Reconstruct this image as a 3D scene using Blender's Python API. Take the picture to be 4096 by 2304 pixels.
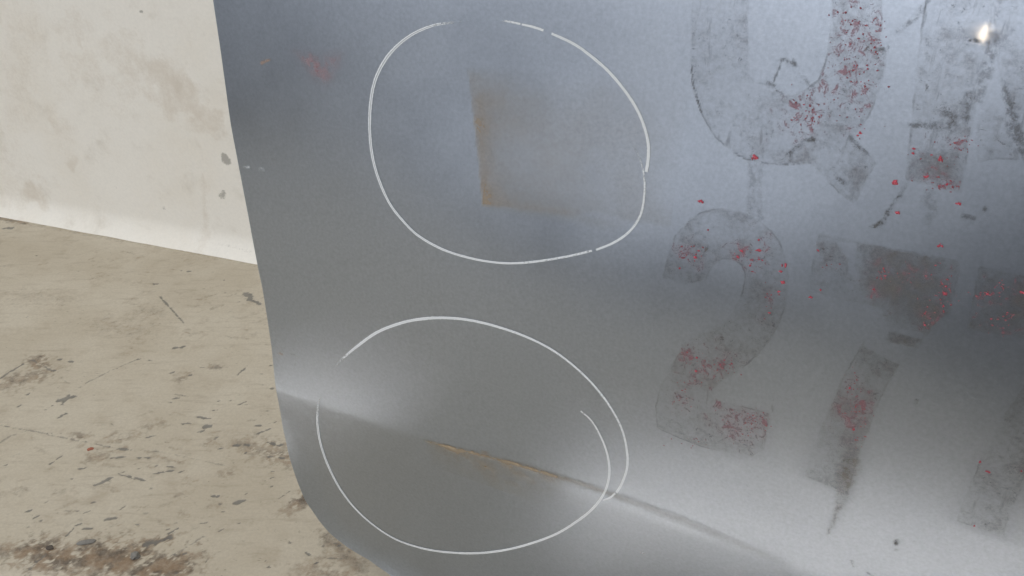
import bpy, math, random
import numpy as np
from mathutils import Vector

random.seed(7)
rng = np.random.default_rng(11)
scene = bpy.context.scene
for o in list(bpy.data.objects):
    bpy.data.objects.remove(o)

# ------------------------------------------------------------------ camera
CAM_H = 0.50
PITCH = math.radians(30.7)
FOC = 2231.0 * 4096 / 2576            # focal length in photo pixels
cam_d = bpy.data.cameras.new('camera')
cam_d.sensor_width = 36.0
cam_d.lens = 36.0 * FOC / 4096
cam_d.clip_start = 0.01
cam_d.clip_end = 100
cam = bpy.data.objects.new('camera', cam_d)
cam.location = (0, 0, CAM_H)
cam.rotation_euler = (math.radians(90) - PITCH, 0, 0)
scene.collection.objects.link(cam)
scene.camera = cam

# ------------------------------------------------------------------ world and lamps
world = bpy.data.worlds.new('World')
scene.world = world
world.use_nodes = True
bg = world.node_tree.nodes['Background']
bg.inputs['Color'].default_value = (0.78, 0.88, 1.0, 1)
bg.inputs['Strength'].default_value = 0.075


def area(name, loc, target, sx, sy, power, col):
    d = bpy.data.lights.new(name, 'AREA')
    d.shape = 'RECTANGLE'
    d.size, d.size_y = sx, sy
    d.energy = power
    d.color = col
    o = bpy.data.objects.new(name, d)
    o.location = loc
    o.rotation_euler = (Vector(target) - Vector(loc)).to_track_quat('-Z', 'Y').to_euler()
    scene.collection.objects.link(o)
    return o


# daylight through an open workshop door behind the camera, and an added overhead fill for floor and wall
area('door_daylight', (-1.75, -1.55, 0.95), (0.0, 0.5, 0.35), 2.6, 1.8, 33, (0.95, 0.965, 1.0))
area('overhead_fill', (-0.7, 0.1, 2.6), (-0.4, 0.7, 0.0), 2.2, 1.6, 35, (1.0, 0.985, 0.96))

# added narrow lamps overhead throw light pools on the floor for the sheet to reflect
for loc_, len_, pw_ in (((0.07, 0.167), 0.28, 2.3), ((-0.325, 0.352), 0.09, 0.16)):
    pool = area('floor_pool_lamp', (*loc_, 1.9), (*loc_, 0.0), len_, 0.045, pw_, (0.86, 0.88, 1.0))
    pool.data.spread = math.radians(4)
    pool.rotation_euler = (0, 0, math.radians(-26.6))

vs = scene.view_settings
vs.view_transform = 'Standard'
vs.look = 'None'
vs.exposure = 0.0
vs.gamma = 1.0
vs.use_curve_mapping = False
scene.cycles.max_bounces = 6
scene.cycles.use_denoising = True
scene.cycles.use_adaptive_sampling = True
scene.cycles.adaptive_threshold = 0.025
scene.cycles.transparent_max_bounces = 8

# ------------------------------------------------------------------ picking points on the real surfaces
CAM = np.array([0.0, 0.0, CAM_H])
FW = np.array([0, math.cos(PITCH), -math.sin(PITCH)])
UP = np.array([0, math.sin(PITCH), math.cos(PITCH)])
RT = np.array([1.0, 0, 0])


def rays(px):
    px = np.atleast_2d(np.asarray(px, float))
    d = FW + ((px[:, :1] - 2048) / FOC) * RT - ((px[:, 1:] - 1152) / FOC) * UP
    return d / np.linalg.norm(d, axis=1, keepdims=True)


def on_floor(px):
    d = rays(px)
    return CAM + d * (-CAM_H / d[:, 2:3])


TH = math.radians(63.4)
PA = np.array([math.sin(TH), -math.cos(TH), 0.0])      # along the panel, to the right
PN = np.array([-math.cos(TH), -math.sin(TH), 0.0])     # panel normal, to the camera
PZ = np.array([0, 0, 1.0])
P0 = on_floor([(1640, 2318)])[0]
P0 = P0 - PA * np.dot(P0 - on_floor([(1829, 2385)])[0], PA) + PN * 0.034
U0, U1, V1 = -0.104, 0.62, 0.60
CREASE = 0.1705


def sstep(a, b, x):
    t = np.clip((x - a) / (b - a), 0, 1)
    return t * t * (3 - 2 * t)


# buckling of the thin sheet: vertical tilt of the surface at a net of points (u, v, degrees)
TILT = [
    (-0.084, 0.396, 1.0), (-0.037, 0.402, 1.5), (0.006, 0.406, -1.0), (0.045, 0.410, 0.0), (0.097, 0.416, 0.0),
    (0.143, 0.421, 0.5), (0.184, 0.426, 1.0), (0.220, 0.429, 2.5), (0.238, 0.431, 1.5), (-0.085, 0.366, 4.0),
    (-0.041, 0.372, 3.5), (0.004, 0.378, 1.5), (0.044, 0.384, 3.0), (0.098, 0.391, 2.5), (0.146, 0.398, 3.0),
    (0.188, 0.404, 4.5), (0.225, 0.409, 5.0), (0.243, 0.412, 3.5), (-0.086, 0.324, 2.5), (-0.047, 0.331, 3.0),
    (0.001, 0.340, 4.5), (0.033, 0.346, 7.0), (0.063, 0.351, 7.0), (0.100, 0.358, 6.0), (0.134, 0.364, 5.5),
    (0.164, 0.370, 6.5), (0.199, 0.376, 6.5), (0.231, 0.382, 4.5), (0.250, 0.386, -0.5), (-0.084, 0.287, 3.5),
    (-0.039, 0.298, 3.0), (-0.002, 0.306, 3.5), (0.043, 0.316, 9.5), (0.101, 0.329, 9.5), (0.136, 0.337, 8.5),
    (0.168, 0.344, 9.0), (0.204, 0.352, 9.5), (0.237, 0.359, 5.0), (0.256, 0.363, 0.0), (-0.085, 0.253, 1.5),
    (-0.043, 0.264, 2.0), (-0.004, 0.274, 2.0), (0.031, 0.283, 2.5), (0.084, 0.296, 4.5), (0.139, 0.311, 12.0),
    (0.172, 0.319, 12.0), (0.208, 0.329, 10.0), (0.242, 0.337, 2.5), (0.261, 0.342, 0.0), (-0.083, 0.227, 1.0),
    (-0.046, 0.238, 1.5), (-0.006, 0.249, 1.0), (0.041, 0.263, 1.5), (0.084, 0.275, 2.5), (0.141, 0.291, 3.0),
    (0.174, 0.301, 1.5), (0.212, 0.311, 2.0), (0.246, 0.321, 2.0), (0.265, 0.327, 0.0), (-0.083, 0.199, 1.5),
    (-0.035, 0.214, 1.0), (0.017, 0.231, 0.5), (0.063, 0.246, 0.5), (0.105, 0.259, 1.0), (0.143, 0.271, 1.5),
    (0.177, 0.281, 1.0), (0.215, 0.293, 0.5), (0.249, 0.304, 1.5), (0.270, 0.311, 3.0), (-0.086, 0.181, -2.0),
    (-0.038, 0.186, -2.0), (0.016, 0.204, -2.0), (0.064, 0.221, -2.0), (0.106, 0.236, -2.0), (0.145, 0.249, -1.0),
    (0.180, 0.261, -1.5), (0.219, 0.275, -2.0), (0.254, 0.287, 0.0), (0.274, 0.294, 2.5), (0.064, 0.195, -2.0),
    (0.108, 0.211, -2.0), (0.147, 0.226, -2.0), (0.183, 0.240, -5.0), (0.222, 0.255, -6.0), (0.258, 0.268, -3.0),
    (0.279, 0.276, -1.5), (0.170, 0.198, -0.5), (0.204, 0.213, -3.5), (0.236, 0.227, -5.5), (0.265, 0.239, -8.0),
    (0.286, 0.248, -8.0), (0.226, 0.190, -4.5), (0.257, 0.205, -6.0), (0.285, 0.219, -7.0), (-0.077, 0.154, -9.5),
    (-0.042, 0.152, -9.0), (0.034, 0.150, -7.5), (-0.060, 0.122, -7.5), (-0.015, 0.141, -7.0), (-0.017, 0.107, -6.0),
    (0.038, 0.132, -6.0), (0.088, 0.154, -7.5), (0.051, 0.100, -4.0), (0.100, 0.124, -6.0), (0.144, 0.145, -9.0),
    (0.170, 0.158, -10.0),
]
GU = np.linspace(-0.16, 0.66, 411)
GV = np.linspace(-0.02, 0.62, 321)
guu, gvv = np.meshgrid(GU, GV, indexing='ij')


def tilt_field(u, v):
    if not TILT:
        return np.zeros_like(u)
    num = np.zeros_like(u)
    den = np.zeros_like(u) + 1e-4
    below = v < CREASE
    for (cu, cv, t) in TILT:
        r2 = ((u - cu) / 0.036) ** 2 + ((v - cv) / 0.026) ** 2
        side = (below == (cv < CREASE))
        w = np.exp(-0.5 * r2) * np.where(side, 1.0, 0.0) + 1e-9 * side / (1 + r2)
        num += w * t
        den += w
    return num / den


def build_height():
    t = tilt_field(guu, gvv)
    # soften the fold to a few millimetres
    k = np.array([1, 2, 3, 2, 1.0]); k /= k.sum()
    tp = np.pad(t, ((0, 0), (2, 2)), mode='edge')
    t = sum(k[i] * tp[:, i:i + t.shape[1]] for i in range(5))
    sl = -np.tan(np.radians(t))
    dv = GV[1] - GV[0]
    h = np.concatenate([np.zeros((len(GU), 1)), np.cumsum((sl[:, 1:] + sl[:, :-1]) * 0.5 * dv, axis=1)], axis=1)
    i0 = int(np.argmin(abs(GV - CREASE)))
    h -= h[:, i0:i0 + 1]
    return h


HGT = build_height()


def height(u, v):
    fu = np.clip((u - GU[0]) / (GU[1] - GU[0]), 0, len(GU) - 1.001)
    fv = np.clip((v - GV[0]) / (GV[1] - GV[0]), 0, len(GV) - 1.001)
    i, j = fu.astype(int), fv.astype(int)
    a, b = fu - i, fv - j
    return (HGT[i, j] * (1 - a) * (1 - b) + HGT[i + 1, j] * a * (1 - b) + HGT[i, j + 1] * (1 - a) * b + HGT[i + 1, j + 1] * a * b)


def surf(u, v, lift=0.0):
    u = np.asarray(u, float); v = np.asarray(v, float)
    h = height(u, v) + lift
    return P0 + u[..., None] * PA + v[..., None] * PZ + h[..., None] * PN


def on_panel(px):
    """photo pixels -> (u, v) on the buckled sheet"""
    d = rays(px)
    h = np.zeros(len(d))
    for _ in range(5):
        t = (np.dot(P0 - CAM, PN) + h) / (d @ PN)
        p = CAM + d * t[:, None]
        u = (p - P0) @ PA
        v = p[:, 2]
        h = height(u, v)
    return np.stack([u, v], axis=1)


# ------------------------------------------------------------------ helpers
def mesh_obj(name, verts, faces, mat, parent=None, smooth=True, attrs=None):
    me = bpy.data.meshes.new(name)
    verts = np.asarray(verts, np.float32)
    faces = np.asarray(faces, np.int32)
    me.vertices.add(len(verts))
    me.vertices.foreach_set('co', verts.ravel())
    n = faces.shape[1]
    me.loops.add(faces.size)
    me.loops.foreach_set('vertex_index', faces.ravel())
    me.polygons.add(len(faces))
    me.polygons.foreach_set('loop_start', np.arange(0, faces.size, n, dtype=np.int32))
    me.update(calc_edges=True)
    me.validate()
    me.polygons.foreach_set('use_smooth', np.full(len(me.polygons), smooth))
    for k, a in (attrs or {}).items():
        at = me.attributes.new(k, 'FLOAT', 'POINT')
        at.data.foreach_set('value', np.asarray(a, np.float32).ravel())
    me.materials.append(mat)
    o = bpy.data.objects.new(name, me)
    scene.collection.objects.link(o)
    if parent is not None:
        o.parent = parent
    return o


def grid_faces(nu, nv):
    i, j = np.meshgrid(np.arange(nu - 1), np.arange(nv - 1), indexing='ij')
    a = i * nv + j
    return np.stack([a, a + nv, a + nv + 1, a + 1], axis=-1).reshape(-1, 4)


class N:
    """small node-tree writer"""
    def __init__(self, name):
        self.m = bpy.data.materials.new(name)
        self.m.use_nodes = True
        self.t = self.m.node_tree
        self.t.nodes.clear()
        self.out = self.t.nodes.new('ShaderNodeOutputMaterial')

    def node(self, kind, ins=None, **kw):
        n = self.t.nodes.new(kind)
        for k, v in kw.items():
            setattr(n, k, v)
        for k, v in (ins or {}).items():
            self.set(n.inputs[k], v)
        return n

    def set(self, sock, v):
        if isinstance(v, bpy.types.NodeSocket):
            self.t.links.new(v, sock)
        elif isinstance(v, tuple) and len(v) == 3 and sock.type == 'RGBA':
            sock.default_value = (*v, 1)
        else:
            sock.default_value = v

    def coord(self, scale=(1, 1, 1), rot=(0, 0, 0)):
        c = self.node('ShaderNodeTexCoord').outputs['Object']
        return self.node('ShaderNodeMapping', {'Vector': c, 'Scale': scale, 'Rotation': rot}).outputs[0]

    def noise(self, scale, detail=4, rough=0.55, vec=None, dist=0.0):
        return self.node('ShaderNodeTexNoise', {'Vector': vec if vec is not None else self.coord(), 'Scale': scale,
                         'Detail': detail, 'Roughness': rough, 'Distortion': dist}).outputs['Fac']

    def math(self, op, a, b=0.0, c=0.0, clamp=False):
        n = self.node('ShaderNodeMath', operation=op, use_clamp=clamp)
        for i, v in enumerate((a, b, c)):
            self.set(n.inputs[i], v)
        return n.outputs[0]

    def ramp(self, x, a, b, lo=0.0, hi=1.0):
        n = self.node('ShaderNodeMapRange', {'Value': x, 'From Min': a, 'From Max': b, 'To Min': lo, 'To Max': hi},
                      interpolation_type='SMOOTHSTEP')
        return n.outputs[0]

    def mix(self, f, a, b):
        n = self.node('ShaderNodeMix', data_type='RGBA')
        self.set(n.inputs['Factor'], f)
        self.set(n.inputs['A'], a)
        self.set(n.inputs['B'], b)
        return n.outputs['Result']

    def attr(self, name):
        return self.node('ShaderNodeAttribute', attribute_name=name).outputs['Fac']

    def bump(self, h, strength, dist):
        return self.node('ShaderNodeBump', {'Height': h, 'Strength': strength, 'Distance': dist}).outputs[0]

    def principled(self, **ins):
        b = self.node('ShaderNodeBsdfPrincipled')
        for k, v in ins.items():
            self.set(b.inputs[k.replace('_', ' ')], v)
        return b.outputs[0]

    def done(self, shader):
        self.t.links.new(shader, self.out.inputs['Surface'])
        return self.m


def tag(o, label, cat=None, group=None, kind=None):
    if label:
        o['label'] = label
    if cat:
        o['category'] = cat
    if group:
        o['group'] = group
    if kind:
        o['kind'] = kind
    return o


# ------------------------------------------------------------------ numeric noise used to shape wear masks
def vnoise(x, y, seed=0):
    xi, yi = np.floor(x).astype(np.int64), np.floor(y).astype(np.int64)
    fx_, fy_ = x - xi, y - yi
    fx_ = fx_ * fx_ * (3 - 2 * fx_); fy_ = fy_ * fy_ * (3 - 2 * fy_)

    def hsh(a, b):
        n = (a * 374761393 + b * 668265263 + seed * 974634777) & 0x7fffffff
        n = ((n ^ (n >> 13)) * 1274126177) & 0x7fffffff
        return ((n ^ (n >> 16)) & 0xffff) / 65535.0
    return ((hsh(xi, yi) * (1 - fx_) + hsh(xi + 1, yi) * fx_) * (1 - fy_) +
            (hsh(xi, yi + 1) * (1 - fx_) + hsh(xi + 1, yi + 1) * fx_) * fy_)


def fbm(x, y, seed=0, octv=4):
    r, a, s = 0, 0.5, 0.0
    for k in range(octv):
        r = r + a * vnoise(x * 2 ** k, y * 2 ** k, seed + k)
        s += a
        a *= 0.5
    return r / s


def seg_dist(px, py, a, b):
    ab = (b[0] - a[0], b[1] - a[1])
    l2 = ab[0] ** 2 + ab[1] ** 2 + 1e-12
    t = np.clip(((px - a[0]) * ab[0] + (py - a[1]) * ab[1]) / l2, 0, 1)
    return np.hypot(px - a[0] - t * ab[0], py - a[1] - t * ab[1]), t


def poly_sd(px, py, poly):
    """signed distance, positive inside"""
    d = np.full(px.shape, 1e9)
    ins = np.zeros(px.shape, bool)
    n = len(poly)
    for i in range(n):
        a, b = poly[i], poly[(i + 1) % n]
        d = np.minimum(d, seg_dist(px, py, a, b)[0])
        cond = (a[1] > py) != (b[1] > py)
        with np.errstate(divide='ignore', invalid='ignore'):
            xi = (b[0] - a[0]) * (py - a[1]) / (b[1] - a[1] + 1e-15) + a[0]
        ins ^= cond & (px < xi)
    return np.where(ins, d, -d)


K = 4096 / 2576.0


def q(*pts):                      # points read off a 2576-pixel-wide view
    return [(x * K, y * K) for x, y in pts]


def smooth_line(pts, step):
    """Catmull-Rom through points, resampled"""
    p = np.asarray(pts, float)
    p = np.vstack([2 * p[0] - p[1], p, 2 * p[-1] - p[-2]])
    out = []
    for i in range(1, len(p) - 2):
        n = max(2, int(np.linalg.norm(p[i + 1] - p[i]) / step))
        t = np.linspace(0, 1, n, endpoint=False)[:, None]
        out.append(0.5 * (2 * p[i] + (p[i + 1] - p[i - 1]) * t + (2 * p[i - 1] - 5 * p[i] + 4 * p[i + 1] - p[i + 2]) * t ** 2
                          + (3 * p[i] - p[i - 1] - 3 * p[i + 1] + p[i + 2]) * t ** 3))
    out.append(p[-2][None])
    return np.vstack(out)


# ------------------------------------------------------------------ materials
def mat_floor():
    n = N('painted_concrete')
    c1 = n.noise(7, 5, 0.6)
    c2 = n.noise(38, 5, 0.65)
    c3 = n.noise(1.0, 5, 0.7, n.coord((26, 150, 1), (0, 0, math.radians(-16))))
    c4 = n.noise(420, 3, 0.7)
    col = n.mix(n.ramp(c1, 0.35, 0.66), (0.565, 0.515, 0.42), (0.49, 0.435, 0.34))
    col = n.mix(n.ramp(c2, 0.50, 0.80, 0, 0.55), col, (0.36, 0.295, 0.215))
    col = n.mix(n.ramp(c3, 0.50, 0.76, 0, 0.55), col, (0.33, 0.275, 0.205))
    col = n.mix(n.ramp(c4, 0.35, 0.65, 0, 0.22), col, (0.32, 0.28, 0.225))
    spk = n.noise(1.0, 3, 0.6, n.coord((170, 330, 1), (0, 0, math.radians(-24))))
    spk = n.math('MULTIPLY', n.ramp(spk, 0.63, 0.72, 0, 0.55), n.ramp(n.noise(14, 3), 0.38, 0.60))
    col = n.mix(spk, col, (0.20, 0.175, 0.14))
    fine = n.noise(900, 3, 0.6)
    dirt = n.attr('dirt')
    d = n.ramp(n.math('ADD', dirt, n.math('MULTIPLY', n.math('SUBTRACT', n.noise(190, 6, 0.8), 0.5), 1.5)), 0.0, 1.25, 0, 0.95)
    d = n.math('MULTIPLY', d, n.ramp(dirt, 0.0, 0.15))
    col = n.mix(d, col, n.mix(n.ramp(n.noise(90, 4), 0.4, 0.62), (0.22, 0.145, 0.085), (0.075, 0.05, 0.033)))
    chip = n.attr('chip')
    c = n.ramp(n.math('ADD', chip, n.math('MULTIPLY', n.math('SUBTRACT', fine, 0.5), 0.55)), 0.22, 0.80, 0, 0.80)
    ccol = n.mix(n.noise(170, 3), (0.085, 0.083, 0.078), (0.22, 0.215, 0.195))
    col = n.mix(c, col, ccol)
    h = n.math('SUBTRACT', n.math('MULTIPLY', n.noise(260, 4), 0.4), c)
    b = n.principled(Base_Color=col, Roughness=n.ramp(c2, 0.3, 0.7, 0.5, 0.72), Normal=n.bump(h, 0.5, 0.0006))
    return n.done(b)


def mat_wall():
    n = N('limewashed_plaster')
    c1 = n.noise(5, 6, 0.6)
    c2 = n.noise(28, 6, 0.65)
    c3 = n.noise(300, 3, 0.6)
    col = n.mix(n.ramp(c1, 0.42, 0.66), (0.90, 0.875, 0.815), (0.865, 0.825, 0.745))
    col = n.mix(n.ramp(c2, 0.52, 0.85, 0, 0.6), col, (0.60, 0.55, 0.47))
    col = n.mix(n.ramp(c3, 0.3, 0.7, 0, 0.10), col, (0.55, 0.55, 0.52))
    st = n.attr('stain')
    s = n.ramp(n.math('ADD', st, n.math('MULTIPLY', n.math('SUBTRACT', n.noise(75, 6, 0.75), 0.5), 1.4)), 0.1, 1.1, 0, 0.5)
    s = n.math('MULTIPLY', s, n.ramp(st, 0.0, 0.2))
    col = n.mix(s, col, (0.63, 0.55, 0.45))
    ck = n.attr('chip')
    c = n.ramp(n.math('ADD', ck, n.math('MULTIPLY', n.math('SUBTRACT', n.noise(500, 3), 0.5), 0.8)), 0.3, 0.8, 0, 0.7)
    col = n.mix(c, col, (0.30, 0.29, 0.265))
    h = n.math('ADD', n.math('MULTIPLY', c2, 0.6), n.math('MULTIPLY', c3, 0.25))
    return n.done(n.principled(Base_Color=col, Roughness=0.85, Normal=n.bump(h, 0.45, 0.0012)))


def mat_steel():
    n = N('satin_steel')
    rot = (0, 0, math.radians(26.6))
    co = n.coord((1, 1, 1), rot)
    g = n.noise(620, 3, 0.7, co)
    brush = n.noise(1.0, 4, 0.6, n.coord((14, 300, 950), rot))
    blot = n.noise(11, 4, 0.55, co)
    col = n.mix(g, (0.305, 0.345, 0.408), (0.503, 0.555, 0.64))
    col = n.mix(n.math('MULTIPLY', brush, 0.12), col, (0.60, 0.66, 0.73))
    col = n.mix(n.ramp(blot, 0.45, 0.75, 0, 0.10), col, (0.45, 0.47, 0.48))
    scr = n.ramp(n.noise(1.0, 3, 0.5, n.coord((9, 9, 1500), (0, math.radians(7), math.radians(26.6)))), 0.66, 0.76, 0, 0.10)
    col = n.mix(scr, col, (0.72, 0.76, 0.80))
    r = n.ramp(blot, 0.3, 0.7, 0.285, 0.325)
    r = n.math('ADD', r, n.math('MULTIPLY', n.math('SUBTRACT', n.noise(55, 5, 0.7, co), 0.5), 0.07))
    nb = n.bump(n.math('ADD', n.math('MULTIPLY', brush, 0.12), n.math('MULTIPLY', g, 0.5)), 0.09, 0.0003)
    return n.done(n.principled(Base_Color=col, Metallic=1.0, Roughness=r, Normal=nb))


def over(n, alpha, **ins):
    """a thin film over whatever lies below it"""
    p = n.principled(**ins)
    tr = n.node('ShaderNodeBsdfTransparent').outputs[0]
    m = n.node('ShaderNodeMixShader')
    n.set(m.inputs[0], alpha); n.set(m.inputs[1], tr); n.set(m.inputs[2], p)
    return n.done(m.outputs[0])


def mat_residue():
    n = N('glue_residue')
    co = n.coord((1, 1, 1), (0, 0, math.radians(26.6)))
    sd = n.attr('edge_mm')
    wob = n.math('MULTIPLY', n.math('SUBTRACT', n.noise(320, 4, 0.7, co), 0.5), 1.7)
    s = n.math('ADD', sd, wob)
    inside = n.ramp(s, -0.35, 0.5)
    grime = n.attr('grime')
    coarse = n.noise(75, 5, 0.7, co)
    fine = n.noise(420, 4, 0.75, co)
    stre = n.noise(1.0, 4, 0.65, n.coord((260, 260, 45), (0, 0, math.radians(26.6))))
    body = n.math('ADD', grime, n.math('MULTIPLY', n.math('SUBTRACT', coarse, 0.5), 1.5))
    body = n.math('ADD', body, n.math('MULTIPLY', n.math('SUBTRACT', fine, 0.5), 1.0))
    body = n.ramp(body, 0.12, 1.12, 0.03, 0.62)
    fleck = n.math('MULTIPLY', n.ramp(n.math('ADD', n.noise(330, 4, 0.8, co, 0.6), n.math('MULTIPLY', grime, 0.10)), 0.60, 0.70, 0, 0.55), n.ramp(coarse, 0.40, 0.60))
    strk = n.ramp(stre, 0.54, 0.74, 0, 0.28)
    rim = n.math('MULTIPLY', n.math('SUBTRACT', n.ramp(s, -0.7, -0.1), n.ramp(s, 0.0, 0.7)), n.ramp(n.noise(46, 4, 0.7, co), 0.45, 0.72, 0.03, 0.40))
    a = n.math('MAXIMUM', n.math('MAXIMUM', body, fleck), strk)
    a = n.math('MAXIMUM', n.math('MULTIPLY', a, inside), rim)
    red = n.attr('red')
    rr = n.ramp(n.math('ADD', n.math('MULTIPLY', n.noise(240, 5, 0.8, co, 0.8), 1.0), n.math('MULTIPLY', red, 0.20)), 0.66, 0.76)
    rr = n.math('MULTIPLY', n.math('MULTIPLY', rr, n.ramp(red, 0.05, 0.4)), inside)
    col = n.mix(fine, (0.085, 0.083, 0.085), (0.185, 0.18, 0.17))
    col = n.mix(n.ramp(coarse, 0.45, 0.65, 0, 0.5), col, (0.20, 0.16, 0.13))
    col = n.mix(rr, col, n.mix(n.noise(500, 2), (0.27, 0.09, 0.11), (0.50, 0.15, 0.19)))
    a = n.math('MAXIMUM', a, n.math('MULTIPLY', rr, 0.5))
    return over(n, a, Base_Color=col, Roughness=0.55)


def mat_rust(name='rust_bloom', lo=(0.47, 0.425, 0.35), hi=(0.46, 0.355, 0.235), dark=0.40):
    n = N(name)
    co = n.coord((1, 1, 1), (0, 0, math.radians(26.6)))
    m = n.attr('rust')
    w = n.math('ADD', n.math('MULTIPLY', n.noise(60, 5, 0.65, co), 0.9), n.math('MULTIPLY', n.noise(500, 3, 0.6, co), 0.5))
    a = n.math('MULTIPLY', m, n.ramp(w, 0.3, 1.05, 0.45, 1.25), clamp=True)
    col = n.mix(n.ramp(m, 0.12, 0.55), lo, hi)
    col = n.mix(n.ramp(n.noise(140, 4, 0.7, co), 0.52, 0.72, 0, dark), col, (0.33, 0.20, 0.11))
    return over(n, a, Base_Color=col, Roughness=0.6)


def mat_chalk():
    n = N('white_paint_marker')
    c = n.attr('across')
    ca = n.math('ABSOLUTE', c)
    load = n.attr('load')
    sp = n.attr('split')
    edge = n.math('SUBTRACT', 1.0, n.ramp(n.math('ADD', ca, n.math('MULTIPLY', n.math('SUBTRACT', n.noise(700, 3, 0.7), 0.5), 0.5)), 0.72, 1.0))
    mid = n.math('SUBTRACT', 1.0, n.math('MULTIPLY', n.math('MULTIPLY', sp, 0.5), n.math('SUBTRACT', 1.0, n.ramp(ca, 0.05, 0.4))))
    gr = n.ramp(n.math('ADD', n.noise(900, 3, 0.7), n.math('MULTIPLY', load, 0.8)), 0.62, 1.05)
    a = n.math('MULTIPLY', n.math('MULTIPLY', edge, mid), gr)
    a = n.math('MULTIPLY', a, n.ramp(load, 0.0, 0.5, 0.15, 0.93))
    return over(n, a, Base_Color=(0.92, 0.96, 0.99), Roughness=0.7)


def mat_plain(name, c1, c2, rough=0.6, scale=400):
    n = N(name)
    return n.done(n.principled(Base_Color=n.mix(n.noise(scale, 3), c1, c2), Roughness=rough))


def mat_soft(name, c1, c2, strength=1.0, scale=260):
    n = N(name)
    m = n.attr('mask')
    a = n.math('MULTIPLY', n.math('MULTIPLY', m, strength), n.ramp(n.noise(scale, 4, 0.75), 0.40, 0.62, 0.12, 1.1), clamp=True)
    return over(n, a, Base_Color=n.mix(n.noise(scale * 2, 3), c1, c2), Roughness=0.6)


M_FLOOR, M_WALL, M_STEEL = mat_floor(), mat_wall(), mat_steel()
M_RES, M_RUST, M_CHALK = mat_residue(), mat_rust(), mat_chalk()
M_TAN = mat_rust('tan_rust_dust', (0.47, 0.40, 0.31), (0.45, 0.355, 0.24), 0.3)
M_RED = mat_plain('red_vinyl', (0.40, 0.05, 0.08), (0.56, 0.10, 0.135), 0.55)
M_DKRED = mat_plain('dull_red_vinyl', (0.24, 0.085, 0.10), (0.46, 0.12, 0.15), 0.6)
M_TAR = mat_soft('black_scuff', (0.07, 0.07, 0.07), (0.17, 0.165, 0.16), 0.72, 380)
M_WHITE = mat_soft('white_dab_and_glint', (0.92, 0.95, 0.96), (0.8, 0.85, 0.88), 0.6, 200)
M_PINK = mat_soft('faint_red_smear', (0.58, 0.33, 0.35), (0.52, 0.31, 0.33), 0.55)
M_BROWN = mat_soft('brown_streak', (0.30, 0.27, 0.24), (0.36, 0.31, 0.26), 0.5)
M_ORANGE = mat_soft('orange_speck_and_glint', (0.85, 0.48, 0.25), (0.62, 0.34, 0.17), 0.6, 200)

# ------------------------------------------------------------------ floor
def spread(lo, hi, step, far_lo, far_hi):
    core = np.arange(lo, hi, step)
    left = lo - np.cumsum(step * 1.35 ** np.arange(1, 40)); left = left[left > far_lo][::-1]
    right = core[-1] + np.cumsum(step * 1.35 ** np.arange(1, 40)); right = right[right < far_hi]
    return np.concatenate([[far_lo], left, core, right, [far_hi]])


flx = spread(-0.70, 0.02, 0.0012, -1.3, 0.9)
fly = spread(0.42, 1.03, 0.0012, -0.19, 1.35)
FXX, FYY = np.meshgrid(flx, fly, indexing='ij')
CHIP = np.zeros_like(FXX)
DIRT = np.zeros_like(FXX)
WOB = (fbm(FXX * 260, FYY * 260, 3) - 0.5)
WOB2 = (fbm(FXX * 700, FYY * 700, 9, 3) - 0.5)


def paint(buf, a, b, w, amt=1.0, soft=0.5, wob=1.2, taper=0.0):
    """a worn stroke on the floor from a to b (metres), half-width w"""
    m = w * 3 + 0.004
    i0, i1 = np.searchsorted(flx, [min(a[0], b[0]) - m, max(a[0], b[0]) + m])
    j0, j1 = np.searchsorted(fly, [min(a[1], b[1]) - m, max(a[1], b[1]) + m])
    if i1 <= i0 or j1 <= j0:
        return
    sl = (slice(i0, i1), slice(j0, j1))
    d, t = seg_dist(FXX[sl], FYY[sl], a, b)
    ww = w * (1 - taper * np.abs(2 * t - 1)) * (1 + wob * (WOB[sl] * 2.2 + WOB2[sl]))
    ww = np.maximum(ww, 1e-5)
    v = amt * (1 - sstep(ww * (1 - soft), ww * (1 + soft), d))
    buf[sl] = np.maximum(buf[sl], v)


def z4(x, y):        # reading frame of an enlarged view of the lower left
    return (x * 1500 / 2404, 1400 + y * 1500 / 2404)


def fl(x, y):
    return on_floor([(x, y)])[0][:2]


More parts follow.
